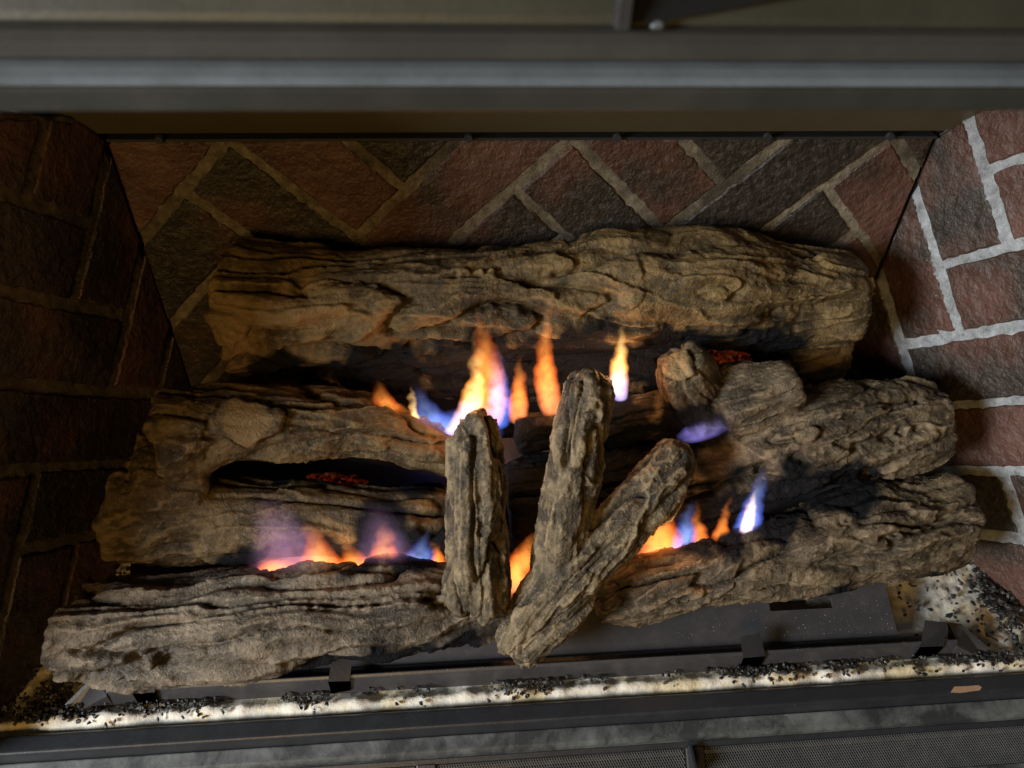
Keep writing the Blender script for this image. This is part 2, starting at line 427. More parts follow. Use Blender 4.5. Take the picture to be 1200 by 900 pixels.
# ------------------------------------------------------------------ floor of ceramic wool
def wool_floor():
    xs = np.arange(-0.42, 0.56, 0.003); ys = np.arange(0.262, 0.60, 0.003)
    X, Y = np.meshgrid(xs, ys, indexing='ij'); P = np.stack([X.ravel(), Y.ravel(), X.ravel() * 0], 1)
    Z = 0.0035 * fbm(P * 45, 3, 5) + 0.0015 * perlin(P * 190, 9)
    strip = np.exp(-((P[:, 1] - 0.2755) / 0.006) ** 2)
    Z = Z + strip * (0.0075 + 0.0025 * perlin(P * np.array([60, 0, 0]), 4))
    V = np.column_stack([P[:, 0], P[:, 1], Z - 0.002]); ny = len(ys)
    F = [(i * ny + j, (i + 1) * ny + j, (i + 1) * ny + j + 1, i * ny + j + 1) for i in range(len(xs) - 1) for j in range(ny - 1)]
    o = obj('floor', from_pd('floor', V.tolist(), F), 'wool', smooth=True)
    return tag(o, 'cream ceramic wool bed on the firebox floor', 'floor', kind='structure')
wool_floor()

# ------------------------------------------------------------------ steel top of the firebox
ft = obj('ceiling', extrude_profile([(0.549, 0.334), (0.520, 0.370), (0.44, 0.480), (0.36, 0.52), (0.36, 0.54), (0.62, 0.54), (0.62, 0.334)], -0.46, 0.62), 'top_plate')
tag(ft, 'olive steel plate sloping up above the back brick wall', 'ceiling', kind='structure')
fl = obj('top_flange', extrude_profile([(0.547, 0.3283), (0.547, 0.3303), (0.60, 0.3303), (0.60, 0.3283)], -0.243, 0.385), 'black', ft)
for bx_ in (-0.205, 0.018, 0.130, 0.247, 0.345):
    b = bmesh.new(); bmesh.ops.create_cone(b, cap_ends=True, segments=10, radius1=0.0036, radius2=0.0028, depth=0.003)
    for v in b.verts: v.co = Vector((v.co.x, -v.co.z, v.co.y))
    o = obj('bolt', b, 'black', ft); o.location = (bx_, 0.5445, 0.3312)

# ------------------------------------------------------------------ hood
hood = thing('hood', 'grey black painted steel hood lintel across the top of the opening', 'hood', None, (0.05, 0.31, 0.455))
def hpart(name, prof, mat, bev):
    o = obj(name, extrude_profile(prof, -0.55, 0.70, 1, bev), mat); o.parent = hood
    o.matrix_parent_inverse = Matrix.Translation(hood.location).inverted(); return o
hpart('lip', [(0.300, 0.4555), (0.2955, 0.4665), (0.330, 0.4665), (0.330, 0.4555)], 'hood', 0.0015)
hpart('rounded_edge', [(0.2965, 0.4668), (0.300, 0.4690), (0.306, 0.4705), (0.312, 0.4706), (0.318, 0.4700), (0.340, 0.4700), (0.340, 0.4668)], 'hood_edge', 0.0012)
hpart('cove', [(0.3130, 0.4709), (0.3120, 0.4740), (0.3105, 0.4785), (0.3080, 0.4835), (0.3045, 0.4855), (0.345, 0.4855), (0.345, 0.4709)], 'hood_dark', 0.001)
hpart('face_panel', [(0.3080, 0.4858), (0.3085, 0.4895), (0.325, 0.515), (0.345, 0.560), (0.36, 0.560), (0.36, 0.4858)], 'hood_face', 0.001)
# hanging tab of the screen pull, in front of the face panel
tabt = thing('screen_bracket', 'small black bent bracket hanging at the top edge of the hood', 'bracket', None, (0.0685, 0.3035, 0.4868))
b = bbox((-0.0028, -0.003, -0.0005), (0.0028, 0.004, 0.06), 0.0007)
o = obj('tab', b, 'black'); o.parent = tabt
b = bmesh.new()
shade_pts = [(0.0030, 0.0005, 0.0015), (0.018, 0.0015, 0.0022), (0.080, 0.0055, 0.0130), (0.080, 0.0070, 0.0165), (0.030, 0.0050, 0.0110), (0.0030, 0.0040, 0.0105)]
f0 = [b.verts.new(p) for p in shade_pts]; f1 = [b.verts.new((x, y + 0.0022, z)) for x, y, z in shade_pts]
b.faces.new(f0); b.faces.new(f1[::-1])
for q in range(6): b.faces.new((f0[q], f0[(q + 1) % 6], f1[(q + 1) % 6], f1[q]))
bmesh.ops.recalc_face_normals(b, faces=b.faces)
o = obj('shadow_plate', b, 'dark'); o.parent = tabt  # added dark plate in the shape of the bracket's cast shadow
b = bmesh.new(); bmesh.ops.create_icosphere(b, subdivisions=2, radius=0.004)
for v in b.verts: v.co *= 1 + 0.3 * math.sin(v.co.x * 900 + v.co.y * 700)
o = obj('adhesive_blob', b, 'hood_edge', smooth=True); o.parent = tabt; o.location = (0.0135, -0.0005, 0.0010); o.scale = (0.6, 0.4, 0.4)

# ------------------------------------------------------------------ front rail, ledge and grille
rail = obj('front_rail', extrude_profile([(0.2505, -0.012), (0.2505, 0.006), (0.2520, 0.008), (0.2635, 0.008), (0.2655, 0.006), (0.2655, -0.012)], -0.60, 0.75, 1, 0.0012), 'rail')
tag(rail, 'black steel bar along the front edge of the ash bed', 'rail')
b = bmesh.new()
for zz_ in (0.0078, 0.0083): b.faces.new([b.verts.new((0.397 + px, 0.2545 + py, zz_)) for px, py in ((-0.014, -0.0022), (-0.006, -0.0028), (0.004, -0.0024), (0.0105, -0.0020), (0.0135, 0.0005), (0.0115, 0.0022), (0.002, 0.0020), (-0.0085, 0.0023), (-0.0105, 0.0006))])
o = obj('tan_patch', b, 'tan', rail); tag(o, 'tan scuffed patch on the black bar')
gr = thing('lower_grille', 'black lower grille with dusty ledge and wire mesh panels below the bar', 'grille', None, (0.05, 0.22, -0.03))
def gpart(name, b, mat, **kw):
    o = obj(name, b, mat); o.parent = gr; o.matrix_parent_inverse = Matrix.Translation(gr.location).inverted(); return o
gpart('ledge', extrude_profile([(0.2380, -0.020), (0.2380, -0.0115), (0.2400, -0.0085), (0.2500, -0.0055), (0.2500, -0.020)], -0.60, 0.75, 1, 0.0010), 'ledge')
gpart('upper_bar', extrude_profile([(0.2345, -0.026), (0.2345, -0.0175), (0.2377, -0.0155), (0.2377, -0.026)], -0.60, 0.75, 1, 0.0006), 'rail')
gpart('lower_bar', extrude_profile([(0.2045, -0.047), (0.2045, -0.0355), (0.2117, -0.0330), (0.2117, -0.047)], -0.60, 0.75, 1, 0.0010), 'ledge')
gpart('bottom_bar', extrude_profile([(0.160, -0.055), (0.160, -0.043), (0.2040, -0.0390), (0.2040, -0.055)], -0.60, 0.75, 1, 0.0012), 'rail')
gpart('backing', bbox((-0.60, 0.160, -0.075), (0.75, 0.245, -0.060)), 'dark')
def mesh_panel(x0, x1):
    """woven wire: two sets of slanted wires, one over the other"""
    y0, y1, z0, z1 = 0.2120, 0.2342, -0.0345, -0.0200; V = []; F = []; w = 0.00030
    dy = y1 - y0
    for s_, lift in ((1, 0.0), (-1, 0.00055)):
        n = int((x1 - x0 + dy * 0.6) / 0.0020)
        for i in range(n):
            xa = x0 - dy * 0.6 + i * 0.0020 + (0 if s_ > 0 else dy * 0.6); xb = xa + s_ * dy * 0.6
            ta, tb = 0.0, 1.0
            # trim to the panel
            def tx(t): return xa + (xb - xa) * t
            for lim, sg in ((x0, 1), (x1, -1)):
                fa, fb = (tx(0) - lim) * sg, (tx(1) - lim) * sg
                if fa < 0 and fb < 0: ta, tb = 1, 0
                elif fa < 0: ta = max(ta, fa / (fa - fb))
                elif fb < 0: tb = min(tb, fa / (fa - fb))
            if tb - ta < 0.02: continue
            k = len(V)
            for t in (ta, tb):
                x = tx(t); y = y0 + dy * t; z = z0 + (z1 - z0) * t + lift
                V += [(x - w, y, z - w), (x + w, y, z - w), (x + w, y, z + w), (x - w, y, z + w)]
            F += [(k, k + 1, k + 5, k + 4), (k + 1, k + 2, k + 6, k + 5), (k + 2, k + 3, k + 7, k + 6), (k + 3, k, k + 4, k + 7)]
    o = gpart('wire_mesh', from_pd('wire_mesh', V, F), 'wire'); o['kind'] = 'stuff'
for x0, x1 in ((-0.45, -0.035), (-0.020, 0.170), (0.186, 0.55)): mesh_panel(x0, x1)
for xm in (-0.0275, 0.178):
    gpart('divider', extrude_profile([(0.2120, -0.043), (0.2120, -0.0310), (0.2342, -0.0165), (0.2342, -0.030)], xm - 0.0072, xm + 0.0072, 1, 0.0008), 'rail')
gpart('latch_tab', bbox((0.1715, 0.214, -0.031), (0.1745, 0.233, -0.010), 0.0008), 'rail')

# ------------------------------------------------------------------ burner pan
pan = thing('burner_pan', 'black steel gas burner pan with folded front tabs under the front logs', 'burner', None, (0.07, 0.30, 0.0))
def ppart(name, b, mat='pan'):
    o = obj(name, b, mat); o.parent = pan; o.matrix_parent_inverse = Matrix.Translation(pan.location).inverted(); return o
def plate_with_slots():
    # sloping top plate, x from -0.24 to 0.372, with two rounded slots cut through
    prof = [(0.3005, 0.0130), (0.310, 0.0175), (0.362, 0.0400)]
    b = bmesh.new()
    def zz(y): return 0.0130 + (y - 0.3005) * 0.44
    xs = sorted(set(list(np.round(np.arange(-0.262, 0.3605, 0.0030), 4)) + [0.3605])); ys = list(np.round(np.arange(0.3005, 0.47, 0.0020), 4))
    slots = [(0.262, 0.306, 0.3265, 0.0050)]
    g = {}
    for i, x in enumerate(xs):
        for j, y in enumerate(ys):
            xe = x + max(0, y - 0.33) * -0.12 if x == xs[-1] else x
            g[i, j] = b.verts.new((xe, y, zz(y)))
    for i in range(len(xs) - 1):
        for j in range(len(ys) - 1):
            x = (xs[i] + xs[i + 1]) / 2; y = (ys[j] + ys[j + 1]) / 2
            if any(math.hypot(max(s0 - x, 0, x - s1), y - sy) < sr for s0, s1, sy, sr in slots): continue
            b.faces.new((g[i, j], g[i + 1, j], g[i + 1, j + 1], g[i, j + 1]))
    bmesh.ops.delete(b, geom=[v for v in b.verts if not v.link_faces], context='VERTS')
    r = bmesh.ops.extrude_face_region(b, geom=b.faces[:])
    for v in r['geom']:
        if isinstance(v, bmesh.types.BMVert): v.co.z -= 0.0022
    bmesh.ops.recalc_face_normals(b, faces=b.faces)
    return b
ppart('top_plate', plate_with_slots())
ppart('front_lip', extrude_profile([(0.2850, 0.0), (0.2865, 0.0205), (0.2885, 0.0225), (0.2905, 0.0205), (0.2905, 0.011), (0.3003, 0.0105), (0.3003, 0.0)], -0.262, 0.402, 1, 0.0006))
def tab(x, sgn=1, big=1.0):
    """triangular ear folded out of the lip"""
    b = bmesh.new(); w = 0.0085 * big
    P = [(-w, 0.2842, 0.003), (w, 0.2842, 0.006), (w * 1.1, 0.2842, 0.021), (w * 1.3, 0.296, 0.032 * big), (-w * 0.6, 0.298, 0.034 * big), (-w, 0.2842, 0.022)]
    f = b.faces.new([b.verts.new((sgn * px, py, pz)) for px, py, pz in P[:3] + [P[5]]])
    v = [b.verts.new((sgn * px, py, pz)) for px, py, pz in (P[5], P[2], P[3], P[4])]
    b.faces.new(v)
    r = bmesh.ops.solidify(b, geom=b.faces[:], thickness=0.0016)
    bmesh.ops.recalc_face_normals(b, faces=b.faces)
    o = ppart('tab', b); o.location = Vector((x, 0, 0)); return o
for x, s_, bg in ((-0.235, 1, 0.9), (-0.092, 1, 0.9), (0.232, -1, 1.0), (0.378, 1, 1.15)): tab(x, s_, bg)
def end_bracket(x, d):
    b = extrude_profile([(0.272, 0.0015), (0.277, 0.0045), (0.300, 0.022), (0.318, 0.022), (0.318, 0.0015)], x, x + d * 0.0035, 1, 0.0006)
    return ppart('end_bracket', b)
b = bmesh.new()
for sx, nm in ((-0.262, -1), (0.402, 1)):
    bb = bmesh.new()
    pts = [(0, 0.2852, 0.0005), (0.030, 0.2800, 0.0005), (0.034, 0.2835, 0.0045), (0.012, 0.300, 0.018), (0.0, 0.302, 0.019), (0, 0.2852, 0.018)]
    lo = [bb.verts.new((sx + nm * p[0], p[1], p[2])) for p in pts]
    hi = [bb.verts.new((sx + nm * p[0], p[1] + 0.003, p[2] + 0.0022)) for p in pts]
    bb.faces.new(lo); bb.faces.new(hi[::-1])
    for q in range(6): bb.faces.new((lo[q], lo[(q + 1) % 6], hi[(q + 1) % 6], hi[q]))
    bmesh.ops.recalc_face_normals(bb, faces=bb.faces)
    ppart('end_wing', bb)
b.free()
ppart('middle_log_rest', bbox((-0.22, 0.375, 0.030), (0.37, 0.445, 0.050), 0.002), 'dark')
ppart('rear_log_rest', bbox((-0.13, 0.480, 0.0), (0.33, 0.535, 0.138), 0.002), 'dark')
ppart('leg', bbox((-0.22, 0.40, 0.0), (-0.205, 0.42, 0.03))); ppart('leg', bbox((0.33, 0.40, 0.0), (0.345, 0.42, 0.03)))

# ------------------------------------------------------------------ logs
LOG = {
    'rear': [(-0.167,0.495,0.216,0.052), (-0.085,0.493,0.215,0.048), (0.022,0.493,0.217,0.046), (0.118,0.495,0.222,0.048), (0.187,0.495,0.227,0.049), (0.262,0.497,0.215,0.045), (0.326,0.498,0.209,0.041)],
    'rear_bump': [(0.167,0.490,0.237,0.030), (0.182,0.497,0.256,0.024)],
    'rear_foot': [(-0.142,0.505,0.160,0.021), (-0.021,0.503,0.153,0.034), (0.127,0.503,0.150,0.037), (0.250,0.505,0.152,0.035), (0.350,0.505,0.146,0.026)],
    'left_up': [(-0.211,0.412,0.163,0.039), (-0.155,0.422,0.164,0.030), (-0.092,0.427,0.157,0.028), (-0.051,0.425,0.143,0.025), (0.006,0.420,0.119,0.015)],
    'left_mid': [(-0.236,0.400,0.130,0.039), (-0.192,0.400,0.117,0.033)],
    'left_low': [(-0.248,0.395,0.104,0.047), (-0.188,0.387,0.097,0.036), (-0.103,0.384,0.091,0.030), (0.007,0.384,0.077,0.028)],
    'front_left': [(-0.279,0.318,0.060,0.039), (-0.224,0.312,0.059,0.039), (-0.131,0.314,0.063,0.036), (-0.056,0.320,0.062,0.034), (0.035,0.325,0.053,0.028)],
    'right_up': [(0.055,0.430,0.129,0.017), (0.117,0.430,0.140,0.017), (0.179,0.432,0.152,0.019), (0.232,0.430,0.165,0.031), (0.270,0.428,0.182,0.024)],
    'right_low': [(0.047,0.400,0.078,0.038), (0.132,0.400,0.086,0.040), (0.223,0.402,0.105,0.032), (0.289,0.410,0.138,0.039), (0.391,0.415,0.144,0.035)],
    'right_knob': [(0.216,0.435,0.136,0.035), (0.195,0.434,0.167,0.027), (0.172,0.430,0.205,0.018)],
    'front_right': [(0.109,0.327,0.050,0.022), (0.166,0.335,0.054,0.027), (0.251,0.345,0.066,0.032), (0.337,0.356,0.079,0.040), (0.409,0.362,0.080,0.042)],
    'twig': [(0.014,0.317,0.082,0.024), (0.017,0.335,0.114,0.021), (0.019,0.360,0.152,0.021), (0.019,0.378,0.178,0.019), (0.020,0.386,0.191,0.013)],
    'fork_left': [(0.073,0.320,0.076,0.021), (0.079,0.338,0.121,0.019), (0.086,0.367,0.168,0.019), (0.096,0.397,0.210,0.016)],
    'fork_right': [(0.046,0.294,0.050,0.022), (0.071,0.311,0.077,0.027), (0.101,0.330,0.104,0.023), (0.133,0.352,0.123,0.019), (0.170,0.382,0.151,0.015)],
}
def spline(cp, step=0.004):
    cp = np.array(cp, float); n = len(cp)
    ext = np.vstack([2 * cp[0] - cp[1], cp, 2 * cp[-1] - cp[-2]]); out = []
    for i in range(n - 1):
        p0, p1, p2, p3 = ext[i:i + 4]; m = max(2, int(np.linalg.norm(p2[:3] - p1[:3]) / step))
        for k in range(m):
            t = k / m
            out.append(0.5 * (2 * p1 + (p2 - p0) * t + (2 * p0 - 5 * p1 + 4 * p2 - p3) * t * t + (3 * p1 - p0 - 3 * p2 + p3) * t ** 3))
    out.append(cp[-1]); return np.array(out)
def tube(S, V, F, seg=36, seed=0, endround=0.10, rag=0.05):
    rs = np.random.RandomState(seed); base = len(V); n = len(S)
    T = np.gradient(S[:, :3], axis=0); T /= np.linalg.norm(T, axis=1)[:, None]
    ref = np.array([0, 0, 1.0]) if abs(T[n // 2, 2]) < 0.8 else np.array([0, 1.0, 0])
    rings = []
    ang = np.arange(seg) * 2 * np.pi / seg
    ragged = rs.normal(0, 1, (2, seg)); ragged = (ragged + np.roll(ragged, 1, 1) + np.roll(ragged, 2, 1)) / 1.7
    def ring(i, rad, shift=0.0, rg=None):
        e1 = np.cross(T[i], ref); e1 /= np.linalg.norm(e1); e2 = np.cross(T[i], e1)
        s = shift + (rg if rg is not None else 0 * ang)
        return S[i, :3] + T[i] * np.reshape(s, (-1, 1)) + rad * (np.cos(ang)[:, None] * e1 + np.sin(ang)[:, None] * e2)
    for i in range(n):
        rg = None
        if i == 0: rg = ragged[0] * rag * S[0, 3] * 2
        if i == n - 1: rg = ragged[1] * rag * S[-1, 3] * 2
        rings.append(ring(i, S[i, 3], 0, rg))
    if endround > 0.3:
        for q in (0.35, 0.62, 0.85):
            rings.insert(0, ring(0, S[0, 3] * math.sqrt(1 - q * q), -S[0, 3] * endround * q, ragged[0] * 0.14 * S[0, 3]))
            rings.append(ring(n - 1, S[-1, 3] * math.sqrt(1 - q * q), S[-1, 3] * endround * q, ragged[1] * 0.14 * S[-1, 3]))
    else:
        rings.insert(0, ring(0, S[0, 3] * 0.88, -S[0, 3] * endround, ragged[0] * rag * S[0, 3]))
        rings.append(ring(n - 1, S[-1, 3] * 0.88, S[-1, 3] * endround, ragged[1] * rag * S[-1, 3]))
    for rg in rings: V.extend(rg.tolist())
    m = len(rings)
    for i in range(m - 1):
        for j in range(seg):
            a = base + i * seg + j; b_ = base + i * seg + (j + 1) % seg
            F.append((a, b_, b_ + seg, a + seg))
    V.append((S[0, :3] - T[0] * S[0, 3] * endround * 1.05).tolist()); V.append((S[-1, :3] + T[-1] * S[-1, 3] * endround * 1.05).tolist())
    for j in range(seg):
        F.append((base + (j + 1) % seg, base + j, len(V) - 2))
        F.append((base + (m - 1) * seg + j, base + (m - 1) * seg + (j + 1) % seg, len(V) - 1))

def bark(a, e1, e2, style, sd):
    """streaming, overlapping bark: long ridges, sharp-edged layers, crevices, crumbled flakes"""
    if style == 'rope': fa, fe, A, gd, wl = 7.0, 50.0, 0.0052, 0.0074, 0.5
    elif style == 'coarse': fa, fe, A, gd, wl = 7.5, 38.0, 0.0060, 0.0066, 1.05
    else: fa, fe, A, gd, wl = 6.5, 33.0, 0.0070, 0.0075, 1.15
    Q = np.stack([a, e1, e2], 1)
    B = Q * np.array([fa, fe, fe])
    w = np.stack([perlin(B * 0.42, sd + 1), perlin(B * 0.42, sd + 2), perlin(B * 0.42, sd + 3)], 1)
    v = np.stack([perlin(B * np.array([2.6, 1.3, 1.3]), sd + 21), perlin(B * np.array([2.6, 1.3, 1.3]), sd + 22), perlin(B * np.array([2.6, 1.3, 1.3]), sd + 23)], 1)
    u = np.stack([perlin(Q * 170, sd + 31), perlin(Q * 170, sd + 32), perlin(Q * 170, sd + 33)], 1)
    P = B + w * wl + v * 0.26 + u * 0.035
    n1 = perlin(P * 0.55, sd + 4)
    t = perlin(P * 0.62, sd + 5) * 3.0 + 0.35 * perlin(P * 2.4, sd + 6)
    saw = t - np.floor(t)
    lay = np.where(saw < 0.92, (saw / 0.92) ** 1.7, (1 - saw) / 0.08)
    m = perlin(P * 1.15, sd + 7)
    rope = np.sqrt(np.clip(np.abs(m) * 2.2, 0, 1))
    crev = np.exp(-(m / 0.065) ** 2) * sstep(perlin(P * 0.5, sd + 8), -0.3, 0.15)
    m2 = perlin(P * 2.5, sd + 9)
    rope2 = np.sqrt(np.clip(np.abs(m2) * 2.4, 0, 1))
    t2 = perlin(P * 1.9, sd + 15) * 3.2 + u[:, 0] * 0.12
    saw2 = t2 - np.floor(t2)
    lay2 = np.where(saw2 < 0.88, (saw2 / 0.88) ** 1.5, (1 - saw2) / 0.12)
    cr2 = np.exp(-(perlin(P * np.array([5.0, 1.4, 1.4]), sd + 16) / 0.06) ** 2) * sstep(perlin(P * 0.7, sd + 17), 0.0, 0.3)
    st = 1 - np.abs(perlin(Q * np.array([30, 240, 240]) + w * 2 + v * 1.0, sd + 13)) * 2.4
    fl = perlin(Q * np.array([50, 105, 105]) + w * 0.8 + u * 0.3, sd + 12)
    chip = sstep(fl, 0.02, 0.08) + 0.7 * sstep(fl, 0.28, 0.33)
    fine = fbm(Q * np.array([190, 290, 290]) + v, 3, sd + 10, 0.7)
    ck = {'rope': 0.0005, 'coarse': 0.0010, 'flow': 0.0004}[style]
    fk = {'rope': 0.00045, 'coarse': 0.00055, 'flow': 0.00035}[style]
    h = A * (0.75 * n1 + 0.62 * lay + 1.05 * rope) - gd * crev + 0.0014 * rope2 + (0.0008 if style == 'flow' else 0.0013) * lay2 - 0.0007 * cr2 + 0.0006 * st + ck * chip + fk * fine
    edge = np.exp(-((saw - 0.88) / 0.06) ** 2); edge2 = np.exp(-((saw2 - 0.84) / 0.07) ** 2)
    crest = np.clip(0.02 + 0.50 * edge + 0.38 * edge2 + 0.20 * rope * rope2 + 0.12 * st + 0.16 * chip + 0.24 * fine - 0.5 * crev - 0.3 * cr2, 0, 1)
    return h, crest

def make_log(name, branches, style, mat, label, seed, soot=(), ochre=(), smooth_after=None, voxel=0.0014, hscale=1.0, flats=(), cat='log', group='ceramic logs on the burner'):
    V, F, S = [], [], []
    for k, key in enumerate(branches):
        s = spline(LOG[key]); s[:, 3] *= 0.955; S.append(s); tube(s, V, F, seed=seed * 10 + k, endround=0.55 if style == 'rope' else 0.10)
    me = from_pd(name + '_base', V, F)
    tmp = bpy.data.objects.new(name + '_base', me); C.objects.link(tmp)
    md = tmp.modifiers.new('remesh', 'REMESH'); md.mode = 'VOXEL'; md.voxel_size = voxel
    dg = bpy.context.evaluated_depsgraph_get()
    out = bpy.data.meshes.new_from_object(tmp.evaluated_get(dg))
    bpy.data.objects.remove(tmp); bpy.data.meshes.remove(me)
    n = len(out.vertices); co = np.empty(n * 3); out.vertices.foreach_get('co', co); co = co.reshape(-1, 3)
    ne = len(out.edges); ed = np.empty(ne * 2, dtype=np.int64); out.edges.foreach_get('vertices', ed); ed = ed.reshape(-1, 2)
    deg = np.bincount(ed.ravel(), minlength=n).astype(float)
    def lap(co, it, lam=0.5):
        for _ in range(it):
            acc = np.stack([np.bincount(ed[:, 0], co[ed[:, 1], c], n) + np.bincount(ed[:, 1], co[ed[:, 0], c], n) for c in range(3)], 1)
            co = co + lam * (acc / deg[:, None] - co)
        return co
    def normals(co):
        out.vertices.foreach_set('co', co.ravel()); out.update()
        nn = np.empty(n * 3); out.vertices.foreach_get('normal', nn); return nn.reshape(-1, 3)
    co = lap(co, 7)
    for (c, r, nrm, depth) in flats: pass
    nr = normals(co)
    # lumps
    co = co + nr * (0.0060 * perlin(co * 15, seed) + 0.002 * perlin(co * 34, seed + 1))[:, None] * hscale
    nr = normals(co)
    # branch frames
    H = np.zeros(n); CR = np.zeros(n); Wt = np.zeros(n)
    for k, s in enumerate(S):
        dmin = np.full(n, 9.0)
        for i in range(0, len(s), 2): dmin = np.minimum(dmin, np.linalg.norm(co - s[i, :3], axis=1) / s[i, 3])
        wk = np.exp(-dmin * 5.0) + 1e-9
        ax = s[-1, :3] - s[0, :3]; ax /= np.linalg.norm(ax)
        e1 = np.cross(ax, [0.13, 0.31, 0.94]); e1 /= np.linalg.norm(e1); e2 = np.cross(ax, e1)
        q = co - s[0, :3]
        h, cr = bark(q @ ax, q @ e1, q @ e2, style, seed + 40)
        if style != 'rope': h = h * min(1.0, (s[:, 3].mean() / 0.034)) ** 1.3
        H += wk * h; CR += wk * cr; Wt += wk
    H /= Wt; CR /= Wt
    Oc = np.zeros(n); So = np.zeros(n); Sm = np.zeros(n)
    wob = fbm(co * 40, 3, seed + 5)
    for (x, y, z, r) in ochre: Oc = np.maximum(Oc, 1 - sstep(np.linalg.norm(co - [x, y, z], axis=1) / r + 0.35 * wob, 0.75, 1.0))
    for (x, y, z, r) in soot: So = np.maximum(So, 1 - sstep(np.linalg.norm(co - [x, y, z], axis=1) / r + 0.35 * wob, 0.62, 1.2))
    for (x, y, z, r) in flats: Sm = np.maximum(Sm, 1 - sstep(np.linalg.norm((co - [x, y, z]) * [0.72, 1.0, 1.15], axis=1) / r + 0.28 * wob, 0.70, 1.0))
    So = np.clip(So * 1.35, 0, 1)
    H = H - H.mean()
    cap = np.zeros(n)                 # broken ends: calmer relief
    for s in S:
        ax = s[-1, :3] - s[0, :3]; ax /= np.linalg.norm(ax)
        cap = np.maximum(cap, sstep(np.abs(nr @ ax), 0.6, 0.9))
    near = np.zeros(n)
    for s in S:
        for end, nxt in ((s[0], s[1]), (s[-1], s[-2])):
            d_ = (nxt - end)[:3]; d_ = d_ / np.linalg.norm(d_); q = co - end[:3]
            al = q @ d_; ra = np.linalg.norm(q - al[:, None] * d_, axis=1)
            near = np.maximum(near, (1 - sstep(al, 0.0, 0.022)) * (ra < end[3] * 1.5))
    H = H * (1 - 0.35 * cap) * (1 - (0.15 if style == 'rope' else 0.45) * near)
    rim = np.exp(-((Sm - 0.5) / 0.22) ** 2)
    H = H * (1 - 0.6 * Sm) + Sm * 0.0050 - 0.0060 * rim * (Sm > 0.02)
    co = co + nr * (H * hscale)[:, None]
    co = lap(co, 1, 0.10)
    org = co[np.argmin(co[:, 2])].copy(); org[:2] = co.mean(0)[:2]
    out.vertices.foreach_set('co', (co - org).ravel())
    for nm, arr in (('soot', So), ('crest', CR), ('ochre', Oc)):
        at = out.attributes.new(nm, 'FLOAT', 'POINT'); at.data.foreach_set('value', arr.astype(np.float32))
    out.update(); out.materials.clear()
    o = obj(name, out, mat, smooth=True); o.location = org
    return tag(o, label, cat, group)

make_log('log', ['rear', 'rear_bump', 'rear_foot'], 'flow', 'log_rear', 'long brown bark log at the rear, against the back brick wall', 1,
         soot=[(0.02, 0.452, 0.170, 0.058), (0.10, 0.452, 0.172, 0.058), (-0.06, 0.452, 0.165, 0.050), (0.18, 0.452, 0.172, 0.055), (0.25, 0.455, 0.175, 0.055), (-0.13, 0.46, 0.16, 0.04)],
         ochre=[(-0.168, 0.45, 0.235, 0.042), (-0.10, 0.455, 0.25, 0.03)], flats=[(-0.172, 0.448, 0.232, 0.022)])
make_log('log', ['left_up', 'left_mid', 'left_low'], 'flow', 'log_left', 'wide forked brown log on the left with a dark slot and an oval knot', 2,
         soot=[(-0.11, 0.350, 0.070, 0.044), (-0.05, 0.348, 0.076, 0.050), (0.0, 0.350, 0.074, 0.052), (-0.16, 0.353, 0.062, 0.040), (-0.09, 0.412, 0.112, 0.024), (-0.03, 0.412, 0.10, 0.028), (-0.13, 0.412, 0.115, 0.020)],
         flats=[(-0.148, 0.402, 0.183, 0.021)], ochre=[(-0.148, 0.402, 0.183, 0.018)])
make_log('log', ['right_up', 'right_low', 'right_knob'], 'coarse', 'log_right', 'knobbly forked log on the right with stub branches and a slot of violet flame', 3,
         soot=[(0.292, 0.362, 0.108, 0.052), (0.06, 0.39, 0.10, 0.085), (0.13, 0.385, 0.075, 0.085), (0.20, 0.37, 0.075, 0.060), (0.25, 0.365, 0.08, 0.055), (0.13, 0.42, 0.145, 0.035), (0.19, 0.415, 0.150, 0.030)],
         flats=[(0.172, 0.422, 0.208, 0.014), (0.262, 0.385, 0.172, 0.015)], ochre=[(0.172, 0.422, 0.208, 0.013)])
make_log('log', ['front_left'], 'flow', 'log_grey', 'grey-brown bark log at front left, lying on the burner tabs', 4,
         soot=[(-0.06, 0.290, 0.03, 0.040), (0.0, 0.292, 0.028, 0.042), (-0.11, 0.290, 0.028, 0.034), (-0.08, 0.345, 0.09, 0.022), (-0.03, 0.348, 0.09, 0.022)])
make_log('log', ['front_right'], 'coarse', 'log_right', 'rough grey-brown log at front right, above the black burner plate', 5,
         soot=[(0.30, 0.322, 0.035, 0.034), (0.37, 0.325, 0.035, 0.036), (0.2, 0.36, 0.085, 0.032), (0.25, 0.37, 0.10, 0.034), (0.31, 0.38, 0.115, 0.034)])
make_log('twig', ['twig'], 'rope', 'twig', 'single upright stubby branch leaning on the left logs', 6, voxel=0.0011, hscale=0.9, cat='branch', group='branches leaning on the logs')
make_log('twig', ['fork_left', 'fork_right'], 'rope', 'twig', 'Y-shaped forked branch leaning in the centre of the fire', 7, voxel=0.0011, hscale=0.9, cat='branch', group='branches leaning on the logs')

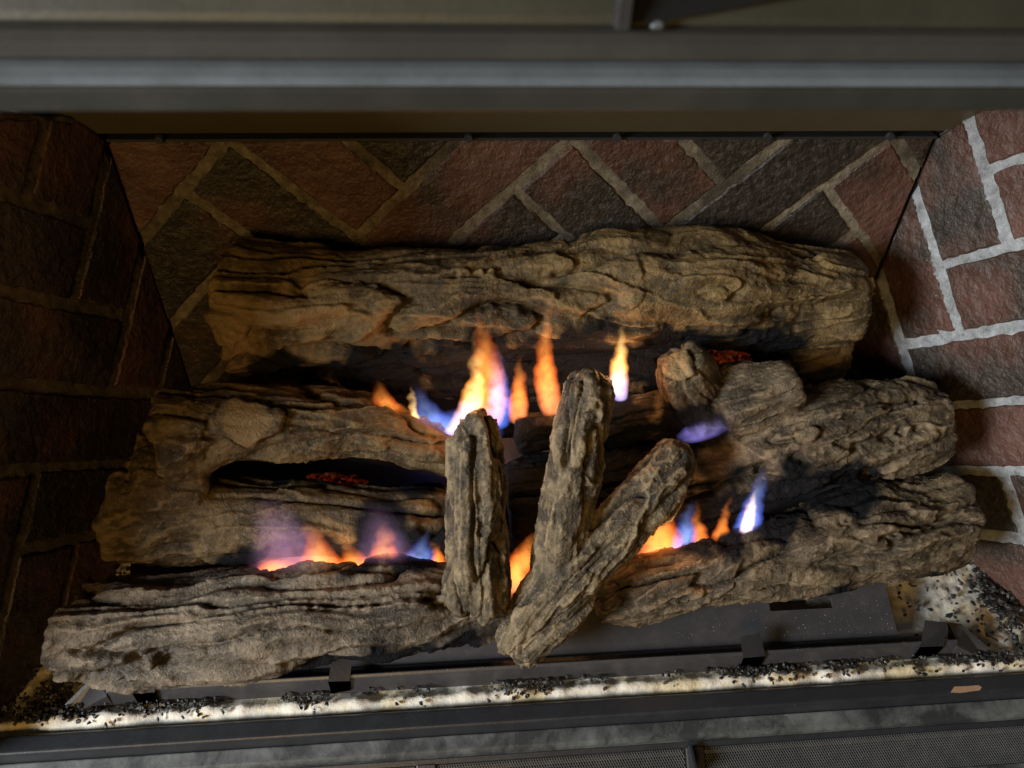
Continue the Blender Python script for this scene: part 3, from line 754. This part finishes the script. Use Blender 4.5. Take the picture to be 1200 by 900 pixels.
# ------------------------------------------------------------------ flames
FL = [
    ('rear_left','orange',[(-0.0471,0.4360,0.1372,0.0122), (-0.0485,0.4333,0.1535,0.0136), (-0.0512,0.4307,0.1693,0.0075), (-0.0532,0.4280,0.1897,0.0020)]),
    ('rear_left','blue',[(-0.0011,0.4380,0.1147,0.0340), (0.0027,0.4360,0.1309,0.0326), (0.0076,0.4340,0.1425,0.0231), (0.0145,0.4320,0.1558,0.0054)]),
    ('rear_left','blue',[(-0.0186,0.4360,0.1177,0.0231), (-0.0171,0.4333,0.1385,0.0204), (-0.0203,0.4307,0.1568,0.0109), (-0.0256,0.4280,0.1833,0.0020)]),
    ('rear_left','yellow',[(-0.0302,0.4320,0.1346,0.0034), (-0.0300,0.4300,0.1503,0.0034), (-0.0304,0.4280,0.1673,0.0020), (-0.0312,0.4260,0.1854,0.0010)]),
    ('rear_left','yellow',[(-0.0037,0.4300,0.1294,0.0068), (0.0096,0.4280,0.1562,0.0082), (0.0169,0.4260,0.1817,0.0075), (0.0194,0.4240,0.2093,0.0048), (0.0169,0.4220,0.2354,0.0014)]),
    ('rear_left','orange',[(0.0257,0.4380,0.1337,0.0122), (0.0280,0.4347,0.1675,0.0129), (0.0274,0.4313,0.2042,0.0095), (0.0208,0.4280,0.2459,0.0020)]),
    ('rear_left','blue',[(0.0359,0.4340,0.1373,0.0082), (0.0366,0.4313,0.1630,0.0088), (0.0359,0.4287,0.1890,0.0061), (0.0339,0.4260,0.2170,0.0014)]),
    ('rear_orange','orange',[(0.0519,0.4360,0.1404,0.0061), (0.0522,0.4333,0.1622,0.0068), (0.0513,0.4307,0.1822,0.0048), (0.0520,0.4280,0.2080,0.0010)]),
    ('rear_tall','orange',[(0.0809,0.4360,0.1449,0.0075), (0.0740,0.4320,0.1800,0.0082), (0.0697,0.4280,0.2098,0.0061), (0.0685,0.4240,0.2522,0.0010)]),
    ('rear_yellow','yellow',[(0.1340,0.4380,0.1599,0.0054), (0.1298,0.4353,0.1838,0.0065), (0.1277,0.4327,0.2063,0.0048), (0.1261,0.4300,0.2349,0.0010)]),
    ('slot','lilac',[(0.1866,0.4100,0.1410,0.0082), (0.1931,0.4087,0.1489,0.0122), (0.2022,0.4073,0.1566,0.0122), (0.2116,0.4060,0.1679,0.0041)]),
    ('front_left','violet',[(-0.1285,0.3540,0.0534,0.0299), (-0.1240,0.3500,0.0911,0.0272), (-0.1253,0.3460,0.1252,0.0190), (-0.1264,0.3420,0.1661,0.0068)]),
    ('front_left','violet',[(-0.0555,0.3540,0.0471,0.0258), (-0.0539,0.3500,0.0821,0.0231), (-0.0543,0.3460,0.1149,0.0150), (-0.0555,0.3420,0.1559,0.0054)]),
    ('front_left','orange',[(-0.1431,0.3520,0.0554,0.0177), (-0.1387,0.3503,0.0681,0.0177), (-0.1386,0.3487,0.0786,0.0102), (-0.1411,0.3470,0.0913,0.0027)]),
    ('front_left','orange',[(-0.1105,0.3520,0.0525,0.0177), (-0.1044,0.3497,0.0765,0.0150), (-0.1032,0.3473,0.1019,0.0088), (-0.1051,0.3450,0.1301,0.0020)]),
    ('front_left','orange',[(-0.0828,0.3520,0.0501,0.0177), (-0.0792,0.3497,0.0699,0.0150), (-0.0785,0.3473,0.0868,0.0082), (-0.0798,0.3450,0.1076,0.0020)]),
    ('front_left','orange',[(-0.0612,0.3520,0.0506,0.0163), (-0.0579,0.3497,0.0727,0.0136), (-0.0548,0.3473,0.0938,0.0088), (-0.0510,0.3450,0.1242,0.0020)]),
    ('front_left','blue',[(-0.0356,0.3520,0.0484,0.0190), (-0.0324,0.3503,0.0696,0.0163), (-0.0282,0.3487,0.0876,0.0095), (-0.0232,0.3470,0.1112,0.0020)]),
    ('front_left','orange',[(-0.0150,0.3520,0.0515,0.0068), (-0.0139,0.3503,0.0658,0.0061), (-0.0141,0.3487,0.0797,0.0041), (-0.0154,0.3470,0.0999,0.0014)]),
    ('centre','orange',[(0.0444,0.3460,0.0257,0.0048), (0.0467,0.3447,0.0573,0.0088), (0.0509,0.3433,0.0845,0.0088), (0.0579,0.3420,0.1120,0.0027)]),
    ('front_right','orange',[(0.1734,0.3620,0.0304,0.0177), (0.1674,0.3593,0.0628,0.0170), (0.1597,0.3567,0.0933,0.0136), (0.1496,0.3540,0.1313,0.0034)]),
    ('front_right','blue',[(0.1918,0.3640,0.0297,0.0109), (0.1873,0.3613,0.0585,0.0102), (0.1829,0.3587,0.0856,0.0075), (0.1787,0.3560,0.1187,0.0020)]),
    ('front_right','orange',[(0.2055,0.3600,0.0307,0.0102), (0.2003,0.3580,0.0610,0.0082), (0.1926,0.3560,0.0896,0.0054), (0.1831,0.3540,0.1209,0.0010)]),
    ('front_right','orange',[(0.2180,0.3600,0.0347,0.0082), (0.2132,0.3580,0.0612,0.0068), (0.2100,0.3560,0.0861,0.0048), (0.2065,0.3540,0.1235,0.0010)]),
    ('blue_yellow','blue',[(0.2339,0.3620,0.0454,0.0061), (0.2317,0.3587,0.0809,0.0088), (0.2294,0.3553,0.1140,0.0075), (0.2235,0.3520,0.1567,0.0014)]),
]
FLAB = {
    'rear_left': 'broad blue and orange flame licking the rear log, left of centre',
    'rear_orange': 'short orange flame between the blue flame and the tall orange flame',
    'rear_tall': 'tall thin orange flame beside the tip of the forked branch',
    'rear_yellow': 'bright yellow flame right of the forked branch tip, below the rear log',
    'slot': 'violet flame in the slot of the right forked log',
    'front_left': 'long violet and orange flame behind the front left log',
    'centre': 'small orange flame low between the two leaning branches',
    'front_right': 'wide orange flame right of the forked branch, above the front right log',
    'blue_yellow': 'blue flame with a yellow heart above the front right log',
}
def tongue(pts, seg=14):
    pts = list(pts); d_ = np.array(pts[-1]) - np.array(pts[-2]); pts[-1] = tuple(np.array(pts[-1]) + d_ * np.array([0.45, 0.45, 0.45, 0.0]))
    S = spline(pts, 0.0045); S[:, 3] = S[:, 3] * 1.18 + 0.0008; V, F = [], []; n = len(S)
    for i in range(n):
        rx = max(0.0012, S[i, 3]) * 1.15 + 0.0015; ry = rx * 0.62
        for j in range(seg):
            a = 2 * math.pi * j / seg
            V.append((S[i, 0] + rx * math.cos(a), S[i, 1] + ry * math.sin(a), S[i, 2]))
    for i in range(n - 1):
        for j in range(seg):
            F.append((i * seg + j, i * seg + (j + 1) % seg, (i + 1) * seg + (j + 1) % seg, (i + 1) * seg + j))
    F.append(tuple(range(seg))[::-1]); F.append(tuple((n - 1) * seg + j for j in range(seg)))
    return S, V, F
roots = {}
def put_tongue(name, kind, pts, root, parent):
    o0 = np.array(root.location); S, V, F = tongue([(p[0] - o0[0], p[1] - o0[1], p[2] - o0[2], p[3]) for p in pts])
    return obj(name, from_pd(name, V, F), mat_flame(kind, S, 'flame_' + kind), parent)
for cl, kind, pts in FL:
    if cl not in roots:
        roots[cl] = thing('gas_flame', FLAB[cl], 'flame', 'gas flames of the burner', pts[0][:3])
    bpy.context.view_layer.update()
    tg = put_tongue('flame_tongue', kind, pts, roots[cl], roots[cl])
    if cl == 'blue_yellow' and kind == 'blue':
        ip = [(0.2309, 0.356, 0.0778, 0.0035), (0.2278, 0.353, 0.101, 0.0042), (0.2241, 0.35, 0.1233, 0.0032), (0.2209, 0.348, 0.1442, 0.001)]
        put_tongue('flame_core', 'yellow', ip, roots[cl], tg)
def flame_light(cl, loc, e, col=(1.0, 0.45, 0.15), r=0.012):
    l = bpy.data.lights.new('flame_glow', 'POINT'); l.energy = e; l.color = col; l.shadow_soft_size = r
    o = bpy.data.objects.new('flame_glow', l); C.objects.link(o); o.parent = roots[cl]
    o.location = Vector(loc) - Vector(roots[cl].location)
flame_light('rear_left', (0.01, 0.425, 0.185), 0.15)
flame_light('rear_tall', (0.07, 0.424, 0.2), 0.05)
flame_light('rear_yellow', (0.129, 0.430, 0.20), 0.12)
flame_light('front_left', (-0.09, 0.343, 0.095), 0.05)
flame_light('front_right', (0.175, 0.343, 0.105), 0.06)
flame_light('slot', (0.20, 0.405, 0.16), 0.01)

# ------------------------------------------------------------------ glowing ember lumps deep between the logs
def mat_ember():
    t = NT('glowing_ember'); p = t.coord()
    n = t.noise(p, 210, 5, 0.7)
    b = t.n('ShaderNodeBsdfPrincipled'); b.inputs['Base Color'].default_value = (0.02, 0.012, 0.01, 1); b.inputs['Roughness'].default_value = 0.9
    t.set(b.inputs['Normal'], t.bump(n, 0.8, 0.002))
    t.set(b.inputs['Emission Color'], t.ramp(n, [(0.45, (0.5, 0.02, 0.004)), (0.7, (1.0, 0.16, 0.03))]))
    t.set(b.inputs['Emission Strength'], t.math('MULTIPLY', t.fr(n, 0.42, 0.85), 0.22))
    t.t.links.new(b.outputs[0], t.out.inputs['Surface']); return t.m
M['ember'] = mat_ember()
def ember(loc, size, label, seed):
    b = bmesh.new(); bmesh.ops.create_icosphere(b, subdivisions=4, radius=1.0)
    co = np.array([v.co[:] for v in b.verts]); f = 1 + 0.45 * fbm(co * 1.7, 4, seed, 0.6)
    for v, c, k in zip(b.verts, co, f): v.co = Vector((c[0] * size[0], c[1] * size[1], c[2] * size[2])) * float(k)
    o = obj('ember', b, 'ember', smooth=True); o.location = loc
    tag(o, label, 'ember', 'glowing embers between the logs')
ember((-0.100, 0.410, 0.100), (0.022, 0.010, 0.008), 'dull red ember deep in the slot of the left forked log', 3)
ember((0.226, 0.462, 0.176), (0.017, 0.010, 0.010), 'glowing red ember behind the cut stub of the right log', 5)

# ------------------------------------------------------------------ black granules and specks
def granules():
    r = random.Random(5); V, F = [], []
    b = bmesh.new(); bmesh.ops.create_icosphere(b, subdivisions=1, radius=1.0)
    bv = [v.co.copy() for v in b.verts]; bf = [tuple(v.index for v in f.verts) for f in b.faces]; b.free()
    def put(x, y, z, s):
        k = len(V); q = Vector((r.random(), r.random(), r.random())).normalized()
        rot = Matrix.Rotation(r.uniform(0, 6.28), 3, q); sc_ = Vector((r.uniform(0.7, 1.3), r.uniform(0.7, 1.3), r.uniform(0.5, 0.9)))
        for v in bv:
            p = rot @ Vector((v.x * sc_.x, v.y * sc_.y, v.z * sc_.z)) * s * r.uniform(0.4, 1.2); V.append((x + p.x, y + p.y, z + p.z))
        F.extend([tuple(i + k for i in f) for f in bf])
    # strip in front of the pan, in clumps
    for _ in range(1500):
        x = r.uniform(-0.33, 0.47)
        dens = perlin(np.array([[x * 26, 0.3, 1.0]]), 8)[0] + (0.45 if x < -0.10 or x > 0.22 else 0.0)
        if dens < r.uniform(-0.30, 0.50): continue
        y = 0.2845 - abs(r.gauss(0, 0.0062)); put(x, max(0.2685, y), 0.0062 + r.uniform(-0.001, 0.002), r.uniform(0.0010, 0.0026))
    for _ in range(330):   # right corner heap
        a = r.uniform(0, 6.28); d = abs(r.gauss(0, 1)); x = 0.470 + d * 0.016 * math.cos(a); y = 0.330 + d * 0.026 * math.sin(a)
        if y < 0.271: continue
        put(x, y, 0.003 + r.uniform(0, 0.005) * max(0, 1 - d * 0.5), r.uniform(0.0016, 0.0036))
    for _ in range(90):
        put(r.uniform(0.38, 0.47), r.uniform(0.285, 0.39), 0.003, r.uniform(0.0012, 0.0030))
    for _ in range(500):  # added granules darken the daylit floor behind the front left log
        put(r.uniform(-0.315, -0.17), r.uniform(0.33, 0.45), 0.003, r.uniform(0.0016, 0.0036))
    for _ in range(330):   # left corner heap
        x = -0.305 + r.gauss(0, 0.024); y = 0.287 + abs(r.gauss(0, 0.018)) - 0.012
        if y < 0.270: continue
        put(x, y, 0.003 + r.uniform(0, 0.004), r.uniform(0.0012, 0.0032))
    o = obj('black_granules', from_pd('black_granules', V, F), 'granule')
    tag(o, 'black glassy ember granules scattered over the cream wool', 'granules', kind='stuff')
    V.clear(); F.clear()
    for _ in range(260):
        x = r.gauss(0.30, 0.05)
        if not 0.10 < x < 0.357: continue
        y = r.uniform(0.302, 0.345); z = 0.0130 + (y - 0.3005) * 0.44
        if 0.258 < x < 0.316 and 0.319 < y < 0.334: continue
        put(x, y, z + 0.0003, r.uniform(0.00015, 0.00042))
    for _ in range(60):
        x = r.uniform(-0.2, 0.38); put(x, 0.2885 + r.uniform(-0.001, 0.001), 0.0228, r.uniform(0.00012, 0.0003))
    o = obj('ash_specks', from_pd('ash_specks', V, F), 'pale')
    tag(o, 'pale ash specks sprinkled on the black burner plate', 'ash', kind='stuff')
granules()
